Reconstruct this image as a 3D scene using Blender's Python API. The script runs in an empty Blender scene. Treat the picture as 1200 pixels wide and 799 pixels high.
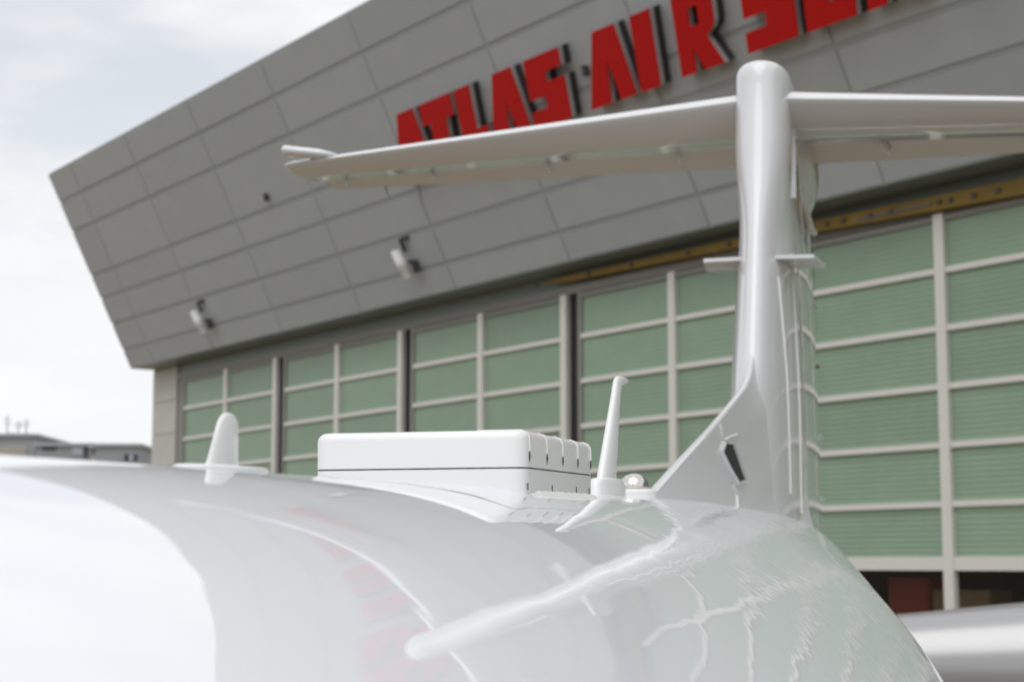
import bpy, bmesh, math, random
from mathutils import Vector, Matrix
random.seed(7)
R = math.radians
S = bpy.context.scene
C = S.collection
HC = 2.6                      # camera height above the apron

# ------------------------------------------------------------------ camera
cam_d = bpy.data.cameras.new('camera'); cam = bpy.data.objects.new('camera', cam_d); C.objects.link(cam)
cam.location = (0, 0, HC); cam.rotation_euler = (R(90 + 7.186), 0, 0)
cam_d.sensor_width = 36; cam_d.lens = 61.98; cam_d.clip_start = 0.02; cam_d.clip_end = 6000
cam_d.dof.use_dof = True; cam_d.dof.focus_distance = 3.1; cam_d.dof.aperture_fstop = 7.0
S.camera = cam
S.view_settings.view_transform = 'Standard'; S.view_settings.look = 'None'
S.view_settings.exposure = 0.16; S.view_settings.gamma = 1.0
S.render.engine = 'CYCLES'

# ------------------------------------------------------------------ world, sun
SUN_EL, SUN_AZ = 60, 195       # azimuth measured clockwise from +Y
w = bpy.data.worlds.new('World'); S.world = w; w.use_nodes = True
nt = w.node_tree; nt.nodes.clear(); N = nt.nodes.new; Lk = nt.links.new
out = N('ShaderNodeOutputWorld'); bg = N('ShaderNodeBackground'); bg.inputs[1].default_value = 0.1
sky = N('ShaderNodeTexSky'); sky.sky_type = 'NISHITA'; sky.sun_disc = False
sky.sun_elevation = R(SUN_EL); sky.sun_rotation = R(SUN_AZ)
tc = N('ShaderNodeTexCoord'); mp = N('ShaderNodeMapping'); mp.inputs['Scale'].default_value = (1.0, 1.0, 3.2)
mp.inputs['Location'].default_value = (.35, .2, .15)
n1 = N('ShaderNodeTexNoise'); n1.inputs['Scale'].default_value = 2.6; n1.inputs['Detail'].default_value = 7; n1.inputs['Roughness'].default_value = .55
r1 = N('ShaderNodeValToRGB'); e = r1.color_ramp.elements
e[0].position = .38; e[0].color = (.74, .74, .74, 1); e[1].position = .50; e[1].color = (1, 1, 1, 1)
n2 = N('ShaderNodeTexNoise'); n2.inputs['Scale'].default_value = 3.4; n2.inputs['Detail'].default_value = 8; n2.inputs['Roughness'].default_value = .6
r2 = N('ShaderNodeValToRGB'); e = r2.color_ramp.elements
e[0].position = .34; e[0].color = (7.9, 8.05, 8.2, 1); e[1].position = .66; e[1].color = (8.9, 8.95, 9.0, 1)
mx = N('ShaderNodeMix'); mx.data_type = 'RGBA'
Lk(tc.outputs['Generated'], mp.inputs[0]); Lk(mp.outputs[0], n1.inputs[0]); Lk(mp.outputs[0], n2.inputs[0])
Lk(n1.outputs[0], r1.inputs[0]); Lk(n2.outputs[0], r2.inputs[0])
Lk(r1.outputs[0], mx.inputs[0]); Lk(sky.outputs[0], mx.inputs[6]); Lk(r2.outputs[0], mx.inputs[7])
Lk(mx.outputs[2], bg.inputs[0]); Lk(bg.outputs[0], out.inputs[0])
sun_d = bpy.data.lights.new('sun', 'SUN'); sun_d.energy = 1.3; sun_d.angle = R(50); sun_d.color = (1, .98, .94)
sun = bpy.data.objects.new('sun', sun_d); C.objects.link(sun)
sv = Vector((math.sin(R(SUN_AZ)) * math.cos(R(SUN_EL)), math.cos(R(SUN_AZ)) * math.cos(R(SUN_EL)), math.sin(R(SUN_EL))))
sun.rotation_euler = sv.to_track_quat('Z', 'Y').to_euler(); sun.location = (0, 0, 30)

# ------------------------------------------------------------------ materials
def mat(name, col, rough=.5, metal=0, coat=0, coat_rough=.03, spec=.5, bump=None, var=0, rnd=0, stain=None):
    """bump = (scale xyz, noise scale, distance);  var = colour variation by noise; rnd = per-object variation"""
    m = bpy.data.materials.new(name); m.use_nodes = True
    t = m.node_tree; b = t.nodes['Principled BSDF']
    b.inputs['Base Color'].default_value = (*col, 1); b.inputs['Roughness'].default_value = rough
    b.inputs['Metallic'].default_value = metal; b.inputs['Specular IOR Level'].default_value = spec
    b.inputs['Coat Weight'].default_value = coat; b.inputs['Coat IOR'].default_value = 1.5; b.inputs['Coat Roughness'].default_value = coat_rough
    co = t.nodes.new('ShaderNodeTexCoord')
    src = None
    if var:
        nz = t.nodes.new('ShaderNodeTexNoise'); nz.inputs['Scale'].default_value = stain or 1.3; nz.inputs['Detail'].default_value = 8
        nz.inputs['Roughness'].default_value = .6
        t.links.new(co.outputs['Object'], nz.inputs[0])
        mr = t.nodes.new('ShaderNodeMapRange'); mr.inputs[1].default_value = .3; mr.inputs[2].default_value = .7
        mr.inputs[3].default_value = 1 - var; mr.inputs[4].default_value = 1 + var
        t.links.new(nz.outputs[0], mr.inputs[0]); src = mr.outputs[0]
    if rnd:
        oi = t.nodes.new('ShaderNodeObjectInfo'); mr = t.nodes.new('ShaderNodeMapRange')
        mr.inputs[3].default_value = 1 - rnd; mr.inputs[4].default_value = 1 + rnd
        t.links.new(oi.outputs['Random'], mr.inputs[0])
        if src:
            mu = t.nodes.new('ShaderNodeMath'); mu.operation = 'MULTIPLY'
            t.links.new(src, mu.inputs[0]); t.links.new(mr.outputs[0], mu.inputs[1]); src = mu.outputs[0]
        else: src = mr.outputs[0]
    if src:
        vm = t.nodes.new('ShaderNodeVectorMath'); vm.operation = 'SCALE'; vm.inputs[0].default_value = col
        t.links.new(src, vm.inputs['Scale']); t.links.new(vm.outputs[0], b.inputs['Base Color'])
    if bump:
        prev = None
        for bb in bump:
            sc, ns, dist = bb[:3]
            mpn = t.nodes.new('ShaderNodeMapping'); mpn.inputs['Scale'].default_value = sc
            nb = t.nodes.new('ShaderNodeTexNoise'); nb.inputs['Scale'].default_value = ns; nb.inputs['Detail'].default_value = 1 if len(bb) > 3 else 2
            bp = t.nodes.new('ShaderNodeBump'); bp.inputs['Strength'].default_value = 1; bp.inputs['Distance'].default_value = dist
            t.links.new(co.outputs['Object'], mpn.inputs[0]); t.links.new(mpn.outputs[0], nb.inputs[0]); t.links.new(nb.outputs[0], bp.inputs['Height'])
            if len(bb) > 3:      # the fine ripple grows from bb[3][0] to bb[3][1] along the local y axis
                sx = t.nodes.new('ShaderNodeSeparateXYZ'); mr = t.nodes.new('ShaderNodeMapRange'); mr.clamp = True
                mr.inputs[1].default_value, mr.inputs[2].default_value = bb[3]; mr.inputs[3].default_value = .04; mr.inputs[4].default_value = 1
                t.links.new(co.outputs['Object'], sx.inputs[0]); t.links.new(sx.outputs['Y'], mr.inputs[0]); t.links.new(mr.outputs[0], bp.inputs['Strength'])
            if prev: t.links.new(prev, bp.inputs['Normal'])
            prev = bp.outputs[0]
        t.links.new(prev, b.inputs['Normal'])
        if coat: t.links.new(prev, b.inputs['Coat Normal'])
    return m

M = {}
M['skin'] = mat('glossy_white_paint', (.83, .85, .895), .45, coat=.84, coat_rough=.012, spec=.3,
                bump=[((1, 1, 1), 2.2, .0022), ((.75, 8.5, .75), 3.0, .0012, (-1.4, 1.0))])
M['tail'] = mat('glossy_white_tail_paint', (.66, .675, .70), .42, coat=1, coat_rough=.018, spec=.3,
                bump=[((1, 1, 1), 2.0, .0012), ((1, 1, 1), 9.0, .00035)])
M['fillet'] = mat('satin_white_fillet_paint', (.68, .695, .72), .4, coat=.5, coat_rough=.16, spec=.3)
M['jet'] = mat('worn_silver_white_paint', (.36, .36, .37), .3, metal=.4, coat=.4, coat_rough=.12)
M['box'] = mat('satin_white_radome_paint', (.75, .755, .76), .42, coat=.5, coat_rough=.12, spec=.4)
M['gasket'] = mat('dark_gasket', (.09, .095, .10), .7, var=.9, stain=70)
M['screw'] = mat('dark_screw_metal', (.12, .115, .1), .45, metal=.6)
M['bead'] = mat('white_sealant', (.80, .80, .78), .5)
M['cavity'] = mat('black_inlet_shade', (.012, .012, .013), .6)
M['chrome'] = mat('mirror_finish_reflector', (.82, .80, .76), .04, metal=1, bump=[((1, 1, 1), 90, .0006)])
M['fascia'] = mat('grey_metal_cladding', (.40, .43, .455), .5, metal=.05, var=.03, rnd=.03)
M['joint'] = mat('dark_cladding_joint', (.345, .37, .385), .7)
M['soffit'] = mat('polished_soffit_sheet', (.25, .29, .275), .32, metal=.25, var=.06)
M['header'] = mat('dark_green_header_sheet', (.15, .185, .17), .35)  # dark green-grey sheet above the doors, one even colour
M['panel'] = mat('green_translucent_panel', (.245, .345, .255), .4, rnd=.07, var=.05, spec=.35)
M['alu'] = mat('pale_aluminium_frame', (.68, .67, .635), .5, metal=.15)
M['frame_d'] = mat('shaded_frame_metal', (.24, .235, .22), .6)  # dark frame metal; on the far stiles it stands in for shade
M['gap'] = mat('black_door_gap', (.018, .018, .018), .8)
M['yellow'] = mat('yellow_crane_paint', (.21, .13, .007), .6, var=.2)
M['concrete'] = mat('pale_concrete_panel', (.52, .515, .49), .8, var=.06)
M['red'] = mat('red_sign_acrylic', (.52, .010, .009), .5, spec=.12)
M['ret'] = mat('silver_letter_return', (.58, .585, .59), .35, metal=.6)
M['back'] = mat('black_letter_back', (.035, .035, .035), .7)
M['lampw'] = mat('pale_lamp_housing', (.75, .75, .76), .4)
M['black'] = mat('black_bracket_paint', (.06, .06, .06), .6)
M['apron'] = mat('tan_concrete_apron', (.20, .155, .10), .85, var=.12, stain=.35)
M['int'] = mat('hangar_interior_paint', (.25, .24, .22), .8)
M['crate_r'] = mat('red_cabinet_paint', (.55, .07, .05), .5)
M['crate_b'] = mat('tan_cardboard', (.45, .30, .17), .8)
M['crate_w'] = mat('white_locker_paint', (.6, .6, .58), .5)
M['bld'] = mat('far_building_cladding', (.27, .285, .30), .7, var=.06)
M['bld2'] = mat('far_building_stone', (.36, .34, .31), .8, var=.1)
M['bldp'] = mat('far_building_pale_panel', (.50, .50, .50), .7)
M['bwin'] = mat('far_dark_window', (.03, .035, .045), .15)
M['bwin2'] = mat('far_pale_window', (.35, .38, .43), .15)
M['tyre'] = mat('black_tyre_rubber', (.02, .02, .02), .8)
# ribbed multiwall sheet: fine horizontal ribs across every green panel
t = M['panel'].node_tree; b = t.nodes['Principled BSDF']
co = t.nodes.new('ShaderNodeTexCoord'); wv = t.nodes.new('ShaderNodeTexWave'); wv.bands_direction = 'Z'; wv.inputs['Scale'].default_value = 2.9
wv.wave_profile = 'SIN'; bp = t.nodes.new('ShaderNodeBump'); bp.inputs['Distance'].default_value = .01; bp.inputs['Strength'].default_value = .8
t.links.new(co.outputs['Object'], wv.inputs[0]); t.links.new(wv.outputs['Fac'], bp.inputs['Height']); t.links.new(bp.outputs[0], b.inputs['Normal'])
# clear glass: mix of transparent and glossy by fresnel
def glass(name, tint, lo=.05):
    m = bpy.data.materials.new(name); m.use_nodes = True; t = m.node_tree; t.nodes.clear()
    o = t.nodes.new('ShaderNodeOutputMaterial'); tr = t.nodes.new('ShaderNodeBsdfTransparent'); gl = t.nodes.new('ShaderNodeBsdfGlossy')
    fr = t.nodes.new('ShaderNodeFresnel'); fr.inputs[0].default_value = 1.45; mi = t.nodes.new('ShaderNodeMixShader')
    tr.inputs[0].default_value = (*tint, 1); gl.inputs['Roughness'].default_value = .02
    ge = t.nodes.new('ShaderNodeNewGeometry'); inv = t.nodes.new('ShaderNodeMath'); inv.operation = 'SUBTRACT'; inv.inputs[0].default_value = 1
    ml = t.nodes.new('ShaderNodeMath'); ml.operation = 'MULTIPLY'
    t.links.new(ge.outputs['Backfacing'], inv.inputs[1]); t.links.new(inv.outputs[0], ml.inputs[0]); t.links.new(fr.outputs[0], ml.inputs[1]); t.links.new(ml.outputs[0], mi.inputs[0]); t.links.new(tr.outputs[0], mi.inputs[1]); t.links.new(gl.outputs[0], mi.inputs[2]); t.links.new(mi.outputs[0], o.inputs[0])
    return m
M['glass'] = glass('clear_window_glass', (.86, .88, .86))
M['lens'] = glass('clear_beacon_lens', (.93, .93, .93))

# ------------------------------------------------------------------ helpers
def link(name, me, m, parent=None, loc=(0, 0, 0), rot=None, smooth=False, stuff=None):
    o = bpy.data.objects.new(name, me); C.objects.link(o); o.location = loc
    if rot: o.rotation_euler = rot
    if m and not me.materials: me.materials.append(m)
    if parent: o.parent = parent
    if smooth:
        for p in me.polygons: p.use_smooth = True
    if stuff: o['kind'] = stuff
    return o
def mesh(name, V, Fc):
    me = bpy.data.meshes.new(name); me.from_pydata([tuple(v) for v in V], [], Fc); me.update()
    bm = bmesh.new(); bm.from_mesh(me); bmesh.ops.recalc_face_normals(bm, faces=bm.faces); bm.to_mesh(me); bm.free()
    return me
_cache = {}
def box_mesh(sx, sy, sz, bev=0, key=''):
    k = (round(sx, 4), round(sy, 4), round(sz, 4), bev, key)
    if k in _cache: return _cache[k]
    bm = bmesh.new(); bmesh.ops.create_cube(bm, size=1)
    for v in bm.verts: v.co = Vector((v.co.x * sx, v.co.y * sy, v.co.z * sz))
    if bev: bmesh.ops.bevel(bm, geom=list(bm.edges), offset=bev, segments=2, affect='EDGES')
    me = bpy.data.meshes.new('box'); bm.to_mesh(me); bm.free(); _cache[k] = me
    return me
def box(name, a, b, m, parent=None, bev=0, smooth=False):
    """axis aligned box between two corners, origin at its centre, mesh data shared between equal boxes"""
    c = [(a[i] + b[i]) / 2 for i in range(3)]; d = [abs(b[i] - a[i]) for i in range(3)]
    return link(name, box_mesh(*d, bev, m.name), m, parent, c, smooth=smooth)
def prism(pts2, to3, d0, d1):
    """closed polygon pts2 extruded between depths d0, d1; to3(u, v, depth)"""
    n = len(pts2); V = [to3(u, v, d0) for u, v in pts2] + [to3(u, v, d1) for u, v in pts2]
    Fc = [list(range(n))[::-1], list(range(n, 2 * n))] + [[i, (i + 1) % n, n + (i + 1) % n, n + i] for i in range(n)]
    return V, Fc
def loft(rings, cap=True):
    n = len(rings[0]); V = [p for r in rings for p in r]; Fc = []
    for i in range(len(rings) - 1):
        for j in range(n): Fc.append([i * n + j, i * n + (j + 1) % n, (i + 1) * n + (j + 1) % n, (i + 1) * n + j])
    if cap: Fc += [list(range(n))[::-1], list(range((len(rings) - 1) * n, len(rings) * n))]
    return V, Fc
def tag(o, label, cat=None, group=None):
    o['label'] = label
    if cat: o['category'] = cat
    if group: o['group'] = group
    return o
def empty(name, loc=(0, 0, 0), rot=(0, 0, 0)):
    o = bpy.data.objects.new(name, None); C.objects.link(o); o.location = loc; o.rotation_euler = rot; return o
def lerp(x, xs, ys):
    if x <= xs[0]: return ys[0]
    for i in range(len(xs) - 1):
        if x <= xs[i + 1]:
            t = (x - xs[i]) / (xs[i + 1] - xs[i]); return ys[i] * (1 - t) + ys[i + 1] * t
    return ys[-1]
def slerp(x, xs, ys):          # smooth (hermite) interpolation
    if x <= xs[0]: return ys[0]
    if x >= xs[-1]: return ys[-1]
    def sl(i):
        if i == 0: return (ys[1] - ys[0]) / (xs[1] - xs[0])
        if i == len(xs) - 1: return (ys[-1] - ys[-2]) / (xs[-1] - xs[-2])
        return (ys[i + 1] - ys[i - 1]) / (xs[i + 1] - xs[i - 1])
    for i in range(len(xs) - 1):
        if x <= xs[i + 1]:
            h = xs[i + 1] - xs[i]; t = (x - xs[i]) / h
            return ((2*t**3 - 3*t*t + 1) * ys[i] + (t**3 - 2*t*t + t) * h * sl(i) + (-2*t**3 + 3*t*t) * ys[i + 1] + (t**3 - t*t) * h * sl(i + 1))

# ------------------------------------------------------------------ ground
g = mesh('ground', [(-3000, -3000, 0), (3000, -3000, 0), (3000, 3000, 0), (-3000, 3000, 0)], [[0, 1, 2, 3]])
link('apron', g, M['apron'], stuff='structure')

# ------------------------------------------------------------------ hangar
# local frame: x runs along the front (towards the far left end), y out of the front, z up
hd = Vector((-.55324846, .83301629, 0)); hn = Vector((-.83301629, -.55324846, 0)); HD = 26.541
hang_o = hn * -HD
hangar = empty('hangar', hang_o, (0, 0, math.atan2(hd.y, hd.x)))
tag(hangar, 'large grey hangar with outward leaning metal fascia above green sliding doors', 'hangar')
Z0 = HC; ROW = 1.165; S1, S0 = 65.6, -26.0
BAY = 8.56; P0 = 62.92
# leaning fascia
FV, FZ = .95, 7.61 + Z0
qv, qz = .43923, .89837          # direction up the fascia in (y, z)
nv, nz = .89837, -.43923         # outward normal
def fas(s, q, off=0): return (s, FV + q * qv + off * nv, FZ + q * qz + off * nz)
QT = 8.10
prof = [(FV - .025, FZ + .005), (FV + QT * qv - .025, FZ + QT * qz), (-6, FZ + QT * qz), (-6, FZ + .005)]
V, Fc = prism(prof, lambda u, v, d: (d, u, v), S0 + .03, S1 - .03)
link('fascia_frame', mesh('fascia_frame', V, Fc), M['joint'], hangar)
qs = [0, .75, 1.84, 2.92, 3.88, 5.73, 6.95, QT]
ss = [S1] + [63.22 - 5.47 * i for i in range(0, 17)]; ss = [s for s in ss if s > S0 + 1] + [S0]
for i in range(len(ss) - 1):
    for j in range(len(qs) - 1):
        a, b_ = ss[i + 1] + .04, ss[i] - .04; q0, q1 = qs[j] + .07, qs[j + 1] - .07
        if j == 0: q0 = 0
        if j == len(qs) - 2: q1 = QT
        if i == 0: b_ = S1
        k = ('fp', round(b_ - a, 3), round(q1 - q0, 3))
        if k not in _cache:
            hw, hh = (b_ - a) / 2, (q1 - q0) / 2
            V, Fc = prism([(-hw, -hh), (hw, -hh), (hw, hh), (-hw, hh)], lambda u, v, d: (u, v * qv + d * nv, v * qz + d * nz), -.03, 0)
            _cache[k] = mesh('fascia_panel', V, Fc)
        link('fascia_panel', _cache[k], M['fascia'], hangar, fas((a + b_) / 2, (q0 + q1) / 2, random.uniform(-.004, .004)))
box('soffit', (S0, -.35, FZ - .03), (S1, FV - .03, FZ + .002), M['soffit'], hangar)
box('roof', (S0, -38, FZ + QT * qz - .05), (S1, FV + QT * qv - .07, FZ + QT * qz + .08), M['joint'], hangar)
# walls: far end return, concrete end wall, back and side walls
for k in range(0, 9):
    box('concrete_panel', (P0 + .35, -.25, .03 + 1.28 * k * .985), (S1 - .02, 0, 1.26 * (k + 1) + .012 if k < 8 else FZ - .04), M['concrete'], hangar)
box('side_wall', (S1 - .3, -38, 0), (S1 - .03, -.26, FZ + 6.9), M['concrete'], hangar)
box('side_wall', (S0, -38, 0), (S0 + .3, -.26, FZ + 6.9), M['concrete'], hangar)
box('back_wall', (S0 + .31, -38, 0), (S1 - .31, -37.7, FZ + 6.9), M['int'], hangar)
box('hangar_floor', (S0 + .31, -37.69, 0.004), (S1 - .31, -.3, .02), M['int'], hangar)
ZT = Z0 + 6 * ROW                # top of the doors
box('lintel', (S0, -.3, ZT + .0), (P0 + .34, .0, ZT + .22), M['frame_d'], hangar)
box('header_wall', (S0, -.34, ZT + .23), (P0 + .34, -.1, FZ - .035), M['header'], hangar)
# sliding doors
DEP = .16
pil = [P0 - BAY * i for i in range(0, 11)]
for i in range(10):
    far, near = pil[i] - .42, pil[i + 1] + .03   # the leaf between two joints
    if near < S0: break
    e_ = empty('sliding_door', ((far + near) / 2, 0, 0)); e_.parent = hangar
    L = far - near; cx = 0
    hw = L / 2; st = .2; mu = .13
    # stiles and centre mullion
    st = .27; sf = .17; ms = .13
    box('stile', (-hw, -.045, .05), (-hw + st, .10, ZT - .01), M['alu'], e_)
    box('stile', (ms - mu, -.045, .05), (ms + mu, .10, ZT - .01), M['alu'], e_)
    box('stile', (hw - sf, -.045, .05), (hw, .05, ZT - .01), M['frame_d'], e_)  # far stile's shade is put into its darker metal colour
    for (xa, xb) in ((-hw + st, ms - mu), (ms + mu, hw - sf)):
        for k in range(-2, 7):
            z = Z0 + k * ROW; th = .135 if k == 0 else .06
            if k == 6: z -= .10
            if k == -2: z = .2
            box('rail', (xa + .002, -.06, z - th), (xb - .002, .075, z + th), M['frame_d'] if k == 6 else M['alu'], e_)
        for k in range(-2, 6):
            za = (Z0 + k * ROW + (.135 if k == 0 else .06)) if k > -2 else .26
            zb = Z0 + (k + 1) * ROW - (.135 if k == -1 else .06) - (.1 if k == 5 else 0)
            if k == -1: box('window_pane', (xa + .003, -.03, za + .003), (xb - .003, -.015, zb - .003), M['glass'], e_)
            else: box('door_panel', (xa + .003, -.04, za + .003), (xb - .003, .0, zb - .003), M['panel'], e_)
    # black backing stands in for the shade of the gap to the next leaf
    box('door_gap', (near - .60, -.34, .02), (near + .03, -.06, ZT - .02), M['gap'], hangar)
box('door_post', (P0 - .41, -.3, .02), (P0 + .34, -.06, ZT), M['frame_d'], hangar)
box('door_track', (S0, -.2, .004), (P0 + .3, .2, .05), M['frame_d'], hangar)
# things standing behind the windows
for (x, wd, h, m) in ((27.4, 1.2, 2.3, 'crate_r'), (25.9, 1.6, 2.05, 'crate_b'), (23.2, 1.3, 2.2, 'crate_w'), (21.6, 1.4, 2.35, 'crate_b'), (19.2, .9, 2.2, 'crate_r')):
    lab = {'crate_r': 'red tool cabinet behind the dark hangar window', 'crate_b': 'tan carton stack behind the dark hangar window', 'crate_w': 'pale locker standing behind the dark hangar window'}[m]
    p = hang_o + hd * x + hn * -2.3
    c = empty('storage_cabinet', p, (0, 0, math.atan2(hd.y, hd.x))); tag(c, lab + ', %s' % ('next to the mullion' if x in (25.9, 23.2) else 'partly hidden by the white nose' if x < 22 else 'beside the white fuselage'), 'cabinet', 'stores inside the hangar')
    box('carcass', (-wd / 2, -.35, .08), (wd / 2, .33, h), M[m], c, .01)
    for k in range(4): box('drawer_front', (-wd / 2 + .04, .335, .15 + k * (h - .2) / 4), (wd / 2 - .04, .36, .10 + (k + 1) * (h - .2) / 4), M[m], c)
    box('plinth', (-wd / 2 + .03, -.32, .02), (wd / 2 - .03, .3, .078), M['black'], c)
# yellow crane beam hanging under the soffit
beam = empty('crane_beam', hang_o + hd * 28 + hn * .12 + Vector((0, 0, Z0)), (0, 0, math.atan2(hd.y, hd.x)))
tag(beam, 'long yellow crane rail with dark bolts hung above the green doors', 'crane rail')
bs = [(38, 7.38, 7.43), (37, 7.31, 7.44), (28.5, 7.17, 7.40), (21.3, 6.96, 7.29), (14, 6.80, 7.22)]
V = []; Fc = []
for (s, a, b_) in bs:
    k = .9955
    for (y, z) in ((0, a * k), (.16, a * k), (.16, b_ * k), (0, b_ * k)): V.append((s - 28, y, z))
for i in range(len(bs) - 1):
    for j in range(4): Fc.append([i * 4 + j, i * 4 + (j + 1) % 4, i * 4 + 4 + (j + 1) % 4, i * 4 + 4 + j])
Fc += [[3, 2, 1, 0], [len(V) - 4, len(V) - 3, len(V) - 2, len(V) - 1]]
link('beam_web', mesh('beam_web', V, Fc), M['yellow'], beam)
for s in (27.3, 26.8, 26.0, 25.4, 24.1, 23.8, 23.2, 22.6, 21.7, 21.3, 30.5, 32.0, 34.2, 36.0, 38.3, 20.0, 18.2):
    zc = (lerp(-s, [-44, -37, -28.5, -21.3, -14], [7.37, 7.31, 7.17, 6.96, 6.80]) + lerp(-s, [-44, -37, -28.5, -21.3, -14], [7.43, 7.44, 7.40, 7.29, 7.22])) / 2 * .9955
    box('bolt_plate', (s - 28 - .05, .163, zc - .045), (s - 28 + .05, .2, zc + .045), M['black'], beam)
box('hanger_bar', (24.3 - 28, .165, 7.13), (26.4 - 28, .19, 7.19), M['screw'], beam)

# ------------------------------------------------------------------ sign on the fascia
sign = empty('hangar_sign', hang_o + hd * 30 + Vector((0, 0, Z0)) + hn * 2.4, (0, 0, math.atan2(hd.y, hd.x)))
tag(sign, 'raised red block letters reading ATLAS AIR SERVICE on the grey fascia', 'sign')
SO = Vector((30, 2.4, Z0)); H_ = 1.66; Q0 = 3.38; SH = .31
G = {
 'A': ([(0, 0), (.5, 1.66), (1.31, 1.66), (1.74, 0), (1.15, 0), (1.02, .55), (.88, .92), (.84, .55), (.78, 0)], []),
 'T': ([(0, 1.66), (1.54, 1.66), (1.54, 1.1), (1.15, 1.1), (1.15, 0), (.38, 0), (.38, 1.1), (0, 1.1)], []),
 'L': ([(0, 0), (0, 1.66), (.70, 1.66), (.70, .55), (1.2, .55), (1.2, 0)], []),
 'S': ([(0, 1.66), (1.45, 1.66), (1.45, 1.24), (.80, 1.24), (.80, 1.0), (1.52, 1.0), (1.52, 0), (0, 0), (0, .42), (.66, .42), (.66, .70), (0, .70)], []),
 'I': ([(0, 0), (0, 1.66), (.70, 1.66), (.70, 0)], []),
 'R': ([(0, 0), (0, 1.66), (1.12, 1.66), (1.24, 1.58), (1.28, 1.42), (1.28, .92), (1.2, .78), (.98, .66), (1.42, 0), (.78, 0), (.50, .52), (.50, 0)],
       [(.50, .96), (.80, .96), (.80, 1.34), (.50, 1.34)]),
 'E': ([(0, 0), (0, 1.66), (1.38, 1.66), (1.38, 1.26), (.68, 1.26), (.68, 1.02), (1.3, 1.02), (1.3, .66), (.68, .66), (.68, .42), (1.38, .42), (1.38, 0)], []),
 'V': ([(0, 1.66), (.62, 1.66), (.86, .7), (1.1, 1.66), (1.7, 1.66), (1.2, 0), (.5, 0)], []),
 'C': ([(0, 0), (0, 1.66), (1.4, 1.66), (1.4, 1.2), (.68, 1.2), (.68, .45), (1.4, .45), (1.4, 0)], []),
}
word = [('A', 41.37), ('T', 39.71), ('L', 37.95), ('A', 36.66), ('S', 34.78), ('A', 32.47), ('I', 30.57), ('R', 29.12),
        ('S', 26.95), ('E', 25.17), ('R', 23.48), ('V', 21.75), ('I', 19.75), ('C', 18.75), ('E', 17.05)]
def glyph_mesh(outer, holes, s0, grow, d0, d1):
    """triangulated glyph extruded between two offsets from the fascia plane"""
    bm = bmesh.new()
    def to3(u, v, d):
        p = fas(s0 - u - (v * SH) + 0, Q0 + v, d); return Vector(p) - SO
    loops = []
    for pts in [outer] + ([holes] if holes else []):
        vs = [bm.verts.new(to3(u, v, d0)) for u, v in pts]; loops.append([bm.edges.new((vs[i], vs[(i + 1) % len(vs)])) for i in range(len(vs))])
    geo = bmesh.ops.triangle_fill(bm, edges=[e for l in loops for e in l], use_beauty=True)
    fs = [f for f in geo['geom'] if isinstance(f, bmesh.types.BMFace)]
    ex = bmesh.ops.extrude_face_region(bm, geom=fs)
    off = Vector(fas(0, 0, d1)) - Vector(fas(0, 0, d0))
    for v in [v for v in ex['geom'] if isinstance(v, bmesh.types.BMVert)]: v.co += off
    bmesh.ops.recalc_face_normals(bm, faces=bm.faces)
    me = bpy.data.meshes.new('letter'); bm.to_mesh(me); bm.free(); return me
def inset(pts, k):
    cx = sum(p[0] for p in pts) / len(pts); cy = sum(p[1] for p in pts) / len(pts)
    return [(p[0] + k * (1 if p[0] < cx else -1), p[1] + k * (1 if p[1] < cy else -1)) for p in pts]
for ch, s0 in word:
    # the sheared baseline starts at s0, so the top leans towards lower s
    outer, holes = G[ch]
    f = link('letter', glyph_mesh(outer, holes, s0, 0, .325, .35), M['red'], sign); f['label'] = 'red letter ' + ch
    link('return', glyph_mesh(outer, holes, s0, 0, .205, .323), M['ret'], f)
    link('back_box', glyph_mesh(outer, holes, s0, 0, .002, .203), M['back'], f)

# ------------------------------------------------------------------ lamps and small fittings on the fascia
def flood(s, q, name_label):
    base = Vector(fas(s, q)); wp = hang_o + hd * base.x + hn * base.y + Vector((0, 0, base.z))
    r = empty('floodlight', wp, (0, 0, math.atan2(hd.y, hd.x))); tag(r, name_label, 'floodlight', 'floodlights on the fascia')
    def F(ds, dq, off): return Vector(fas(s + ds, q + dq, off)) - base
    def fbox(name, a, b, m):
        V, Fc = prism([(a[0], a[1]), (b[0], a[1]), (b[0], b[1]), (a[0], b[1])], lambda u, v, d: F(u, v, d), a[2], b[2])
        return link(name, mesh(name, V, Fc), m, r)
    fbox('mount_plate', (-.10, -.03, .0), (.26, .07, .08), M['black'])
    fbox('arm', (.16, -.36, .08), (.26, .05, .16), M['black'])
    rings = []
    for (t_, rad) in ((0, .06), (.02, .125), (.05, .14), (.30, .14), (.31, .15), (.62, .15), (.63, .14), (.95, .14), (.99, .11), (1, .05)):
        rings.append([F(.36 - .16 * t_ + rad * math.cos(a), -.20 - .90 * t_, .34 + rad * math.sin(a)) for a in [k * math.pi / 8 for k in range(16)]])
    V, Fc = loft(rings); o = link('lamp_housing', mesh('lamp_housing', V, Fc), M['lampw'], r, smooth=True)
    fbox('ballast_box', (-.11, -1.0, .04), (-.02, -.66, .24), M['black'])
    fbox('bracket', (-.02, -.72, .10), (.2, -.62, .16), M['black'])
    return r
flood(42.75, 1.74, 'pale cylinder floodlight on black bracket, nearer one below the white tailplane tip')
flood(57.0, 1.70, 'pale cylinder floodlight on black bracket, farther one nearer the end of the fascia')
def sensor(s, q, lab):
    base = Vector(fas(s, q)); wp = hang_o + hd * base.x + hn * base.y + Vector((0, 0, base.z))
    r = empty('sensor', wp, (0, 0, math.atan2(hd.y, hd.x))); tag(r, lab, 'sensor')
    box('housing', (-.08, .0, -.11), (.08, .14, .07), M['black'], r, .02); box('shade', (-.09, .02, .072), (.09, .19, .10), M['black'], r, .01)
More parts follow.
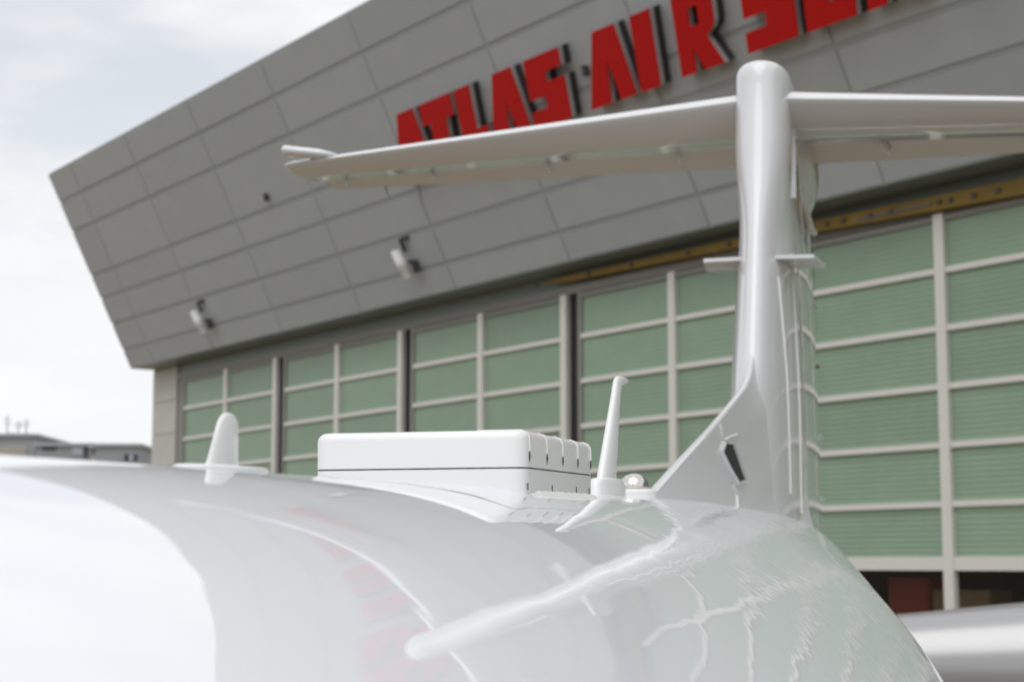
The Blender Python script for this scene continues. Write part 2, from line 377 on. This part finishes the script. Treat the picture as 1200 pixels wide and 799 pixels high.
sensor(49.6, 4.22, 'small black sensor alone on the grey fascia above the floodlights')
sensor(32.5, 4.25, 'small black fitting beside the red letter A of AIR')

# ------------------------------------------------------------------ the aircraft in front
av = Vector((0.23853928, 0.9708095, 0.02505869)); rv = Vector((0.97111444, -0.23861421, 0)); wv_ = Vector((-0.00597936, -0.02433485, 0.99968598))
BO = Vector((-.75, 3.5, -1.66))        # origin of the aircraft in (lateral, aft, up) seen from the camera point
rotm = Matrix((rv, av, wv_)).transposed()
air = empty('business_aircraft'); air.matrix_world = Matrix.Translation(Vector((0, 0, HC)) + rotm @ BO) @ rotm.to_4x4()
tag(air, 'glossy white aircraft seen along its fuselage top towards its T tail', 'aircraft')
def A3(l, s, z): return (l - BO.x, s - BO.y, z - BO.z)
def crest(s): return slerp(s, [-5.6, -4, -2.2, -.8, -.2, 4.4, 4.8, 6.4, 7.7, 9.5, 10.3], [-1.2, -.66, -.12, .053, .053, .053, .053, .036, .012, -.075, -.13])
def rad(s):
    if s < -.8: return .85 * math.sqrt(max(0.0004, 1 - ((-.8 - s) / 4.85) ** 2.2))
    return slerp(s, [3.4, 4.2, 4.9, 6.0, 7.2, 8.4, 9.4, 9.9, 10.15], [.85, .84, .745, .595, .435, .278, .15, .09, .02])
NA = 160
ringsA = []; s = -5.6
while s <= 10.151:
    r_ = rad(s); cz = crest(s) - r_
    ringsA.append([A3(-.75 + r_ * math.sin(a), s, cz + r_ * math.cos(a)) for a in [2 * math.pi * k / NA for k in range(NA)]]); s += .075
V, Fc = loft(ringsA); fus = link('fuselage', mesh('fuselage', V, Fc), M['skin'], air, smooth=True)
def skin_z(l, s):
    r_ = rad(s); d = l + .75; return crest(s) - r_ + math.sqrt(max(0, r_ * r_ - d * d))

# rectangular antenna housing on the crest
hou = empty('antenna_housing'); hou.parent = air; hou.location = A3(-.75, 2.728, 0)
def rbox(name, w2, l2, z0, z1, rc, rt, m, taper=0, par=None):
    """rounded rectangular tub: corner radius rc, top edge radius rt"""
    rings = []
    lv = [(z0, 0.0)] + ([(z1 - rt + rt * math.sin(a), rt * (1 - math.cos(a))) for a in [k * math.pi / 12 for k in range(7)]] if rt else [(z1, 0)])
    for (z, ins) in lv:
        ring = []
        rr = max(.001, rc - ins * .6)
        for (cx, cy, a0) in ((1, 1, 0), (-1, 1, 90), (-1, -1, 180), (1, -1, 270)):
            for k in range(7):
                a = R(a0 + 15 * k); ring.append((cx * (w2 - ins - rr) + rr * math.cos(a), cy * (l2 - ins - rr) + rr * math.sin(a), z))
        rings.append(ring)
    V, Fc = loft(rings); return link(name, mesh(name, V, Fc), m, par or hou, smooth=False)
def shade_auto(o, ang=40):
    for p in o.data.polygons: p.use_smooth = True
    bm = bmesh.new(); bm.from_mesh(o.data)
    for e_ in bm.edges:
        if len(e_.link_faces) == 2 and e_.calc_face_angle(0) > R(ang): e_.smooth = False
    bm.to_mesh(o.data); bm.free()
shade_auto(rbox('lid', .162, .25, .0762, .130, .022, .013, M['box']))
shade_auto(rbox('base_tub', .162, .25, -.02, .0738, .022, 0, M['box']))
rbox('gasket', .1605, .2485, .0735, .0765, .021, 0, M['gasket'])
# raised beads and their screw pockets along the right side of the lid
bead_x = [-.225, -.109, .005, .122, .229]
for yb in bead_x:
    V, Fc = [], []
    path = [(.085, .1315), (.150, .1315), (.1585, .128), (.1628, .121), (.1636, .112), (.1636, .100)]
    for (x, z) in path:
        for dy in (-.0022, .0022): V += [(x, yb + dy, z), (x - .003, yb + dy, z - .003)]
    for i in range(len(path) - 1):
        a = i * 4; Fc += [[a, a + 2, a + 6, a + 4], [a, a + 4, a + 5, a + 1], [a + 2, a + 3, a + 7, a + 6]]
    link('bead', mesh('bead', V, Fc), M['bead'], hou)
    V, Fc = loft([[(.1618 + .0022 * (1 - t_ * .8), yb + .0042 * t_ * math.cos(a), .0925 + .009 * t_ * math.sin(a)) for a in [k * math.pi / 6 for k in range(12)]] for t_ in (1, .6, .15)])
    link('screw', mesh('screw', V, Fc), M['screw'], hou)
for yb in (-.238, -.076, .106, .213):
    box('joint_mark', (.1615, yb - .0009, .043), (.1632, yb + .0009, .053), M['gasket'], hou)
# sealant bead round the foot of the tub, following the curved skin
V, Fc = [], []
path = []
for k in range(0, 41): path.append((.164, -.226 + .47 * k / 40))
for k in range(1, 31): path.append((.164 - .328 * k / 30, .252))
for i, (x, y) in enumerate(path):
    zz = skin_z(x - .75, y + 2.728) ; tp_ = min(1, i / 5); wob = (.0012 * math.sin(i * 1.7) + random.uniform(-.0006, .0006)) * tp_
    nx, ny = (1, 0) if i <= 40 else (0, 1)
    V += [(x - .002 * nx, y - .002 * ny, zz + .006 * tp_ + wob), (x + (.004 * tp_ + wob) * nx, y + (.004 + wob) * ny, zz + .004 * tp_), (x + (.009 * tp_ + wob) * nx, y + (.009 + wob) * ny, zz - .003)]
for i in range(len(path) - 1):
    a = i * 3; Fc += [[a, a + 3, a + 4, a + 1], [a + 1, a + 4, a + 5, a + 2]]
link('sealant', mesh('sealant', V, Fc), M['bead'], hou, smooth=True)

def blade(name, prof, thick, m, par, l=-.75, seg=10, lean=0):
    """blade in the s-z plane; prof = [(z, s_le, s_te, thickness factor)]"""
    rings = []
    for (z, sl, st_, tf) in prof:
        ring = []; c = st_ - sl
        for k in range(seg * 2):
            a = 2 * math.pi * k / (seg * 2)
            x = .5 - .5 * math.cos(a); y = math.sin(a) * thick * tf * (1 if abs(math.sin(a)) < 2 else 1) * (1 - .35 * x)
            ring.append(A3(l + y + lean * z, sl + c * x, z))
        rings.append(ring)
    V, Fc = loft(rings); o = link(name, mesh(name, V, Fc), m, par); shade_auto(o, 60); return o
# short blade antenna at left
bl = blade('blade_antenna', [(.045, 1.700, 1.812, 1.15), (.060, 1.715, 1.803, 1.0), (.066, 1.721, 1.800, .9), (.085, 1.733, 1.800, .85), (.103, 1.744, 1.800, .8), (.110, 1.750, 1.797, .7), (.1145, 1.758, 1.790, .5), (.1165, 1.766, 1.781, .2)], .0075, M['box'], air)
V, Fc = loft([[A3(-.75 + .034 * k_ * math.sin(a), 1.757 + .105 * k_ * math.cos(a), skin_z(-.75 + .034 * k_ * math.sin(a), 1.75) + dz) for a in [k * math.pi / 16 for k in range(32)]] for (k_, dz) in ((1, -.004), (1, .0035), (.93, .0060))])
o = link('mount_plate', mesh('mount_plate', V, Fc), M['box'], bl, smooth=False); shade_auto(o)
# tall bent whip antenna
wp = blade('whip_antenna', [(.06, 3.86, 4.07, 1.1), (.10, 3.885, 4.055, 1.0), (.20, 3.975, 4.090, .82), (.29, 4.055, 4.125, .62), (.318, 4.075, 4.150, .6), (.328, 4.082, 4.215, .62), (.336, 4.10, 4.262, .5), (.340, 4.13, 4.24, .2)], .019, M['box'], air)
V, Fc = loft([[A3(-.75 + .032 * k_ * math.sin(a), 3.97 + .15 * k_ * math.cos(a), z) for a in [k * math.pi / 16 for k in range(32)]] for (k_, z) in ((1.05, .03), (1, .078), (.94, .088), (.8, .092))])
o = link('mount_collar', mesh('mount_collar', V, Fc), M['box'], wp); shade_auto(o)
# beacon: mirror reflector under a clear dome on a white ring
bc = Vector(A3(-.75, 4.32, 0))
def dome(r_, z0, h, pw=1):
    rings = []
    for k in range(0, 9):
        a = k * math.pi / 16; rr = r_ * math.cos(a) + 1e-4
        rings.append([(bc.x + rr * math.sin(t_), bc.y + rr * math.cos(t_), z0 - BO.z + h * math.sin(a)) for t_ in [j * math.pi / 16 for j in range(32)]])
    return loft(rings)
ring_ = [[(bc.x + rr * math.sin(t_), bc.y + rr * math.cos(t_), z - BO.z) for t_ in [j * math.pi / 16 for j in range(32)]] for (rr, z) in ((.058, .045), (.057, .068), (.052, .073), (.043, .074))]
V, Fc = loft(ring_); bea = link('beacon', mesh('beacon', V, Fc), M['box'], air); shade_auto(bea)
V, Fc = dome(.040, .0745, .040); link('lens_dome', mesh('lens_dome', V, Fc), M['lens'], bea, smooth=True)
V, Fc = dome(.0388, .0746, .0385); link('reflector', mesh('reflector', V, Fc), M['chrome'], bea, smooth=True)

# dorsal strake
def strake_le(z): return slerp(z, [-.3, .02, .066, .152, .293, .498, .56, .62, .70, .80, .95], [3.6, 4.30, 4.54, 4.99, 5.75, 6.76, 6.98, 7.09, 7.18, 7.28, 7.42])
rings = []
for k in range(40):
    z = -.10 + 1.04 * (k / 39); sl = strake_le(z); ring = []
    ns = 34; up = []
    for j in range(ns):
        t_ = j / (ns - 1); s = sl + (7.75 - sl) * t_ ** 1.3
        d = s - sl
        th = .012 * min(1, math.sqrt(d / .03 + 1e-6)) + .028 * min(1, d / 2.0) + .118 * max(0, (s - 6.1) / 1.65) ** 2.6 * min(1, d / .6)
        th += .05 * max(0, 1 - (z + .1) / .32) ** 2.5 * min(1, d / 1.5)      # flare into the skin
        up.append((s, th))
    for (s, th) in up: ring.append(A3(-.75 - th, s, z))
    for (s, th) in reversed(up): ring.append(A3(-.75 + th, s, z))
    rings.append(ring)
V, Fc = loft(rings); dst = link('dorsal_strake', mesh('dorsal_strake', V, Fc), M['fillet'], air); shade_auto(dst, 50)
# air inlet on the strake: flat black panel stands for the shaded hole, with a pale lip
def strake_th(s, z):
    d = s - strake_le(z); th = .012 * min(1, math.sqrt(max(0, d) / .03 + 1e-6)) + .028 * min(1, d / 2.0) + .118 * max(0, (s - 6.1) / 1.65) ** 2.6 * min(1, d / .6)
    return th + .05 * max(0, 1 - (z + .1) / .32) ** 2.5 * min(1, d / 1.5)
hole = [(5.90, .222), (5.99, .255), (6.22, .258), (6.33, .204), (6.44, .142), (6.24, .126), (6.06, .172)]
def onstr(s, z, off): return A3(-.75 + strake_th(s, z) + off, s, z)
cs = sum(p[0] for p in hole) / 7; cz_ = sum(p[1] for p in hole) / 7
def grow(k): return [(cs + (p[0] - cs) * k, cz_ + (p[1] - cz_) * k) for p in hole]
V = [onstr(s, z, .004) for s, z in hole] + [onstr(cs, cz_, .004)]
link('inlet_opening', mesh('inlet_opening', V, [[i, (i + 1) % 7, 7] for i in range(7)]), M['cavity'], dst)
r0, r1, r2, r3 = [[onstr(s, z, o_) for s, z in grow(k)] for (k, o_) in ((.97, .003), (.99, .013), (1.08, .012), (1.15, .0))]
V = r0 + r1 + r2 + r3; Fc = []
for a in range(3):
    for i in range(7): Fc.append([a * 7 + i, a * 7 + (i + 1) % 7, a * 7 + 7 + (i + 1) % 7, a * 7 + 7 + i])
link('inlet_lip', mesh('inlet_lip', V, Fc), M['tail'], dst)

def bead_line(name, pts, w_, m, par):
    V, Fc = [], []
    for i, p in enumerate(pts):
        p = Vector(p); q_ = Vector(pts[min(i + 1, len(pts) - 1)]) - Vector(pts[max(i - 1, 0)]); n_ = q_.cross(Vector((1, 0, 0))).normalized() * w_
        V += [p + n_ - Vector((.004, 0, 0)), p + n_ * .5 + Vector((.003, 0, 0)), p - n_ * .5 + Vector((.003, 0, 0)), p - n_ - Vector((.004, 0, 0))]
    for i in range(len(pts) - 1):
        for j in range(3): Fc.append([i * 4 + j, i * 4 + 4 + j, i * 4 + 5 + j, i * 4 + 1 + j])
    return link(name, mesh(name, V, Fc), m, par)
def fine(pts, n=8):
    out_ = []
    for (a, b_) in zip(pts, pts[1:]):
        for k in range(n): out_.append((a[0] + (b_[0] - a[0]) * k / n, a[1] + (b_[1] - a[1]) * k / n))
    return out_ + [pts[-1]]
for pts in ([(5.95, .322), (5.97, .285), (6.0, .262)], [(6.09, .122), (6.18, .085), (6.10, .030)], [(6.02, .266), (6.15, .281), (6.38, .302)]):
    bead_line('sealant_bead', [onstr(a, b_, .002) for a, b_ in fine(pts)], .0045, M['bead'], dst)
# vertical fin with its blunt rounded head where the tailplane passes through
def fin_le(z): return slerp(z, [-.2, .54, .72, 1.1, 1.45, 1.7, 1.9, 2.06], [6.95, 7.09, 7.17, 7.345, 7.50, 7.575, 7.625, 7.65])
def fin_t(z): return slerp(z, [-.2, .5, 1.1, 1.5, 2.1], [.165, .158, .138, .118, .112])
def naca(x):  # half thickness of a symmetric section, 1 at its widest
    return (2.969 * math.sqrt(x) - 1.26 * x - 3.516 * x * x + 2.843 * x ** 3 - 1.036 * x ** 4)
def fin_ring(z, ins=0, kz=1):
    le = fin_le(z) + ins; te = 9.30; b_ = max(0, min(1, (z - 1.15) / .5)); b_ = b_ * b_ * (3 - 2 * b_)
    pts = []
    for i in range(27):
        x = (i / 26) ** 2.2; s_ = le + (te - le) * x
        na = fin_t(z) * naca(x * .62)
        bl_ = .121 * (1 - (1 - min(1, (s_ - le) / .26)) ** 2.3) ** (1 / 2.3) * (1 - .35 * max(0, (x - .4) / .6))
        pts.append((s_, ((1 - b_) * na + b_ * bl_) * kz))
    return [A3(-.75 - y, s_, z) for s_, y in pts] + [A3(-.75 + y, s_, z) for s_, y in reversed(pts[1:])]
rings = [fin_ring(z) for z in [-.25 + .075 * k for k in range(29)] + [1.93]]
for (z, ins, kz) in ((1.955, 0, 1), (1.978, .004, .985), (1.995, .012, .95), (2.007, .024, .88), (2.015, .042, .78), (2.020, .07, .6), (2.023, .11, .35), (2.024, .16, .08)):
    rings.append(fin_ring(z, ins, kz))
V, Fc = loft(rings); fin = link('vertical_fin', mesh('vertical_fin', V, Fc), M['tail'], air); shade_auto(fin, 60)
cap = fin
def fin_half(s_, z): return fin_t(z) * naca(max(0, (s_ - fin_le(z)) / (9.30 - fin_le(z))) * .62)
for (sa, sb, za, zb) in ((7.36, 7.47, .10, 1.02), (7.60, 7.78, .02, 1.16)):
    bead_line('skin_joint', [A3(-.75 + fin_half(sa + (sb - sa) * k / 24, za + (zb - za) * k / 24) + .0015, sa + (sb - sa) * k / 24, za + (zb - za) * k / 24) for k in range(25)], .005, M['bead'], fin)
# rudder, swung a little towards the camera side
rings = []
for k in range(20):
    z = -.16 + .092 * k; t_ = fin_t(z) * naca(.62) * .93; te = lerp(z, [-.2, .3, .6, 1.6], [9.66, 9.64, 9.62, 9.62])
    ring = []
    sw = .20
    ps = [(9.31, -t_ * .6), (9.315, -t_), (9.48, -t_ * .6), (te, -.006), (te, .006), (9.48, t_ * .6), (9.315, t_), (9.31, t_ * .6)]
    for (s, y) in ps: ring.append(A3(-.75 + y + (s - 9.31) * sw, s, z))
    rings.append(ring)
V, Fc = loft(rings); rud = link('rudder', mesh('rudder', V, Fc), M['tail'], air); shade_auto(rud, 35)
for z in (.10, .42, .80, 1.12):
    th = fin_t(z) * naca(.62)
    box('hinge_strap', (A3(-.75 + th - .012, 0, 0)[0], A3(0, 9.2, 0)[1], A3(0, 0, z - .012)[2]), (A3(-.75 + th + .012, 0, 0)[0], A3(0, 9.44, 0)[1], A3(0, 0, z + .012)[2]), M['tail'], rud, .004)
for sd in (-1, 1):
    V, Fc = prism([(7.94, 1.44), (7.97, 1.44), (8.06, 1.95), (8.03, 1.95)], lambda u, v, d: A3(-.75 + sd * (.112 + d), u, v), -.02, .018)
    link('seal_strip', mesh('seal_strip', V, Fc), M['tail'], cap)
# bullet fairing behind the cap
rings = []
for k in range(25):
    t_ = k / 24; s = 8.25 + 1.75 * t_; f_ = math.sin(math.pi * min(1, t_ ** .8)) ** .7 if 0 < t_ < 1 else .01
    f_ = max(.01, f_)
    rings.append([A3(-.75 + .16 * f_ * math.sin(a), s, 1.80 + .02 * t_ + (.33 * f_) * math.cos(a)) for a in [2 * math.pi * j / 28 for j in range(28)]])
V, Fc = loft(rings); bul = link('bullet_fairing', mesh('bullet_fairing', V, Fc), M['tail'], air, smooth=True)
# curled lip below the fairing on the near side
V, Fc = [], []
pts = [(8.5, 1.56, .10), (8.75, 1.51, .115), (9.0, 1.465, .12), (9.15, 1.47, .125), (9.22, 1.50, .11)]
rings = [[A3(-.75 + y + .018 * math.cos(a), s, z + .018 * math.sin(a)) for a in [j * math.pi / 4 for j in range(8)]] for (s, z, y) in pts]
V, Fc = loft(rings); link('fairing_lip', mesh('fairing_lip', V, Fc), M['tail'], bul, smooth=True)

# tailplane: two halves, each with its own elevator
def tp_ring(u, side, x0, x1, droop=0):
    """section at span fraction u (0 root .. 1 tip) covering chord fractions x0..x1"""
    l = -.75 + side * (.10 + 2.40 * u)
    le = 7.77 + .76 * u; te = 9.09 + .10 * u; c = te - le; th = .067 * c * (1.0 - .1 * u)
    z0 = 1.858
    xs = [x0 + (x1 - x0) * (i / 14) ** (1.8 if x0 == 0 else 1) for i in range(15)]
    AX = [0, .004, .015, .05, .10, .18, .26, .34, .66, 1]; AY = [0, .11, .22, .46, .72, .94, 1, .94, .28, .02]
    up = [(x, th * lerp(x, AX, AY)) for x in xs]
    ring = []
    def pt(x, y):
        s = le + c * x; z = z0 + y
        if droop: z -= (x - x0) * c * droop
        return A3(l, s, z)
    for x, y in up: ring.append(pt(x, y))
    for x, y in reversed(up[1:] if x0 == 0 else up): ring.append(pt(x, -y))
    return ring
for side in (-1, 1):
    us = [k / 20 for k in range(21)]
    rings = [tp_ring(u, side, 0, .66) for u in us]
    # rounded tip
    ctr = Vector(rings[-1][14])
    V, Fc = loft(rings); tp = link('tailplane', mesh('tailplane', V, Fc), M['tail'], air); shade_auto(tp, 50)
    V, Fc = loft([tp_ring(u, side, .672, 1, .085) for u in us]); el = link('elevator', mesh('elevator', V, Fc), M['tail'], air); shade_auto(el, 50)
    # rounded tip cap with balance horn
    rings = []
    for (du, k_) in ((0, 1), (.012, .95), (.022, .82), (.030, .6), (.034, .3)):
        base_ = tp_ring(1, side, 0, .66); c0 = Vector(A3(-.75 + side * 2.5, 8.85, 1.858))
        rings.append([Vector((p[0] + side * du * 2.4, c0.y + (p[1] - c0.y) * (1 - (1 - k_) * .3), c0.z + (p[2] - c0.z) * k_)) for p in base_])
    V, Fc = loft(rings); tc_ = link('tip_cap', mesh('tip_cap', V, Fc), M['tail'], tp); shade_auto(tc_, 60)
    rings = []
    for t_, rr in ((0, .012), (.02, .026), (.06, .03), (.7, .026), (1, .012)):
        c0 = Vector(A3(-.75 + side * (2.54 - .28 * t_), 8.48 + .02 * t_, 1.912 - .035 * t_))
        rings.append([(c0.x, c0.y + rr * 2.2 * math.cos(a), c0.z + rr * math.sin(a)) for a in [j * math.pi / 6 for j in range(12)]])
    V, Fc = loft(rings); link('tip_horn', mesh('tip_horn', V, Fc), M['tail'], tp, smooth=True)
    # hinge fairings under the hinge line
    for u in (.16, .45, .72, .93):
        base_ = tp_ring(u, side, .5, .66); l = base_[0][0]; le = 7.74 + .79 * u; te = 9.09 + .10 * u; c = te - le
        rings = []
        for t_, rr in ((0, .002), (.2, .014), (.5, .022), (.8, .018), (1, .003)):
            s_ = le + c * (.52 + .3 * t_)
            rings.append([(l + side * .05 * t_ + rr * .6 * math.cos(a), s_ - BO.y, 1.858 - .055 * c * (1 - .35 * t_) - BO.z + rr * math.sin(a) * 1.3) for a in [j * math.pi / 6 for j in range(12)]])
        V, Fc = loft(rings); link('hinge_fairing', mesh('hinge_fairing', V, Fc), M['tail'], tp, smooth=True)
    for u in (.80, .88):
        base_ = tp_ring(u, side, .672, 1, .085); p = Vector(base_[14])
        rings = [[(p.x + .004 * math.cos(a) * k_ + side * .02 * (1 - k_), p.y - .01 + .17 * (1 - k_), p.z - .07 * (1 - k_) + .004 * math.sin(a) * k_) for a in [j * math.pi / 3 for j in range(6)]] for k_ in (1, .8, .5, .25)]
        V, Fc = loft(rings); link('static_wick', mesh('static_wick', V, Fc), M['screw'], el)
# small horizontal fins either side of the vertical fin
for side in (-1, 1):
    pts = [(.03, 7.47), (.235, 7.49), (.262, 7.80), (.06, 7.82)]
    V, Fc = prism(pts, lambda u, v, d: A3(-.75 + side * u, v, 1.104 + d, ), -.008, .008)
    link('stub_fin', mesh('stub_fin', V, Fc), M['tail'], air)
# ------------------------------------------------------------------ second aircraft, parked across behind the tail
jd = Vector((.985, -.17, 0)).normalized(); jn = Vector((0, 0, 1)).cross(jd)
jo = Vector((1.6, 15.2, 0))
jet = empty('parked_aircraft', jo, (0, 0, math.atan2(jd.y, jd.x)))
tag(jet, 'white nose of a second aircraft parked behind the tail at lower right', 'aircraft')
JZ = 1.73
rings = []
prof = [(0, .01), (.03, .09), (.10, .17), (.25, .26), (.5, .325), (.8, .375), (1.2, .42), (1.8, .47), (2.4, .52), (3.2, .58), (4.2, .64), (6, .70), (9, .70), (11, .55), (12.5, .3), (13.5, .05)]
x = 0
xs_ = [0, .01, .03, .06, .1, .16, .25, .36, .5, .65] + [.8 + .2 * k for k in range(64)]
for x in xs_:
    r_ = slerp(x, [p[0] for p in prof], [p[1] for p in prof])
    rings.append([(x, r_ * math.sin(a), JZ + (r_ - .5) * .25 * (1 if x > 2 else x / 2) + r_ * math.cos(a)) for a in [2 * math.pi * k / 64 for k in range(64)]])
V, Fc = loft(rings); jf = link('fuselage', mesh('fuselage2', V, Fc), M['jet'], jet, smooth=True)
V, Fc = prism([(2.75, 0), (3.1, .0), (3.75, .42), (3.5, .42)], lambda u, v, d: (u, d, JZ + .50 + v), -.35, .35)
link('windscreen', mesh('windscreen', V, Fc), M['bwin'], jet)
box('gear_leg', (2.0, -.05, .2), (2.1, .05, JZ - .4), M['alu'], jet, .01)
rings = [[(2.05 + rr * math.cos(a), y, .19 + rr * math.sin(a)) for a in [j * math.pi / 12 for j in range(24)]] for (rr, y) in ((.12, -.09), (.17, -.08), (.185, -.04), (.185, .04), (.17, .08), (.12, .09))]
V, Fc = loft(rings); link('wheel', mesh('wheel', V, Fc), M['tyre'], jet, smooth=True)

# ------------------------------------------------------------------ far buildings
def px(x, y, Y):      # point at distance Y seen at photograph pixel x, y
    u = (x - 600) / 2066; vv = -(y - 399.5) / 2066; p = R(7.186)
    d = Vector((u, math.cos(p) - math.sin(p) * vv, math.sin(p) + math.cos(p) * vv)); k = Y / d.y
    return Vector((d.x * k, Y, HC + d.z * k))
def far(name, label, x0, x1, ytop, Y, m, dep=25, wins=(), roofs=(), cat='building', strips=()):
    a = px(x0, ytop, Y); b_ = px(x1, ytop, Y); c = empty(name, (a.x, Y, 0)); tag(c, label, cat)
    W = b_.x - a.x; H = a.z
    box('wall', (0, 0, 0), (W, dep, H - .35), M[m], c)
    box('roof', (-.3, -.3, H - .348), (W + .3, dep + .3, H), M['joint'], c)
    for (wx0, wx1, wy0, wy1, wm) in wins:
        p0 = px(wx0, wy0, Y); p1 = px(wx1, wy1, Y)
        box('window', (p0.x - a.x, -.12, p1.z), (p1.x - a.x, .02, p0.z), M[wm], c)
    for (rx0, rx1, ry) in roofs:
        p0 = px(rx0, ry, Y); p1 = px(rx1, ry, Y); box('roof_unit', (p0.x - a.x, 2, H + .002), (p1.x - a.x, 8, p0.z), M['joint'], c)
    return c
far('terminal_building', 'tallest far grey building at the left edge with pale stone lower wall', -130, 42, 508, 205, 'bld',
    wins=[(-120, -60, 520, 527, 'bwin'), (-50, -8, 520, 527, 'bwin'), (-8, 30, 522, 560, 'bld2')], roofs=[(2, 10, 505.5), (20, 32, 506)])
far('office_block', 'low dark grey far building between the stone one and the pale seam', 42.5, 107, 519, 200, 'bld',
    wins=[(50, 66, 523, 527, 'bwin'), (85, 97, 524, 533, 'bwin2'), (99, 103, 524, 536, 'bwin')], roofs=[(60, 78, 517.5)])
far('storage_hall', 'low dark far hall with a window at its right end beside the hangar', 112, 163, 519.5, 195, 'bld',
    wins=[(146, 151, 532, 540, 'bwin'), (152, 156, 533, 540, 'bwin2'), (157, 161, 532, 540, 'bwin')])
far('link_building', 'narrow pale connecting block between two low dark far halls', 107.3, 111.7, 521, 198, 'bldp', wins=[(108.5, 110.5, 526, 533, 'bwin')])
for (x, yt, lab) in ((9, 486, 'thin radio mast nearest the left edge on the far building'), (22, 493, 'shortest thin radio mast on the far building'), (31, 490, 'thin radio mast at the right of the far roof')):
    p = px(x, yt, 212); q = px(x, 507, 212)
    c = empty('radio_mast', (p.x, 212, q.z - .2)); tag(c, lab, 'mast', 'masts on the far roof')
    hgt = p.z - q.z + .2
    V, Fc = loft([[(rr * math.cos(a), rr * math.sin(a), z) for a in [j * math.pi / 3 for j in range(6)]] for (rr, z) in ((.09, 0), (.05, hgt))]); link('pole', mesh('pole', V, Fc), M['frame_d'], c)
    for k in (.55, .75): box('cross_arm', (-.5, -.04, hgt * k), (.5, .04, hgt * k + .08), M['frame_d'], c)
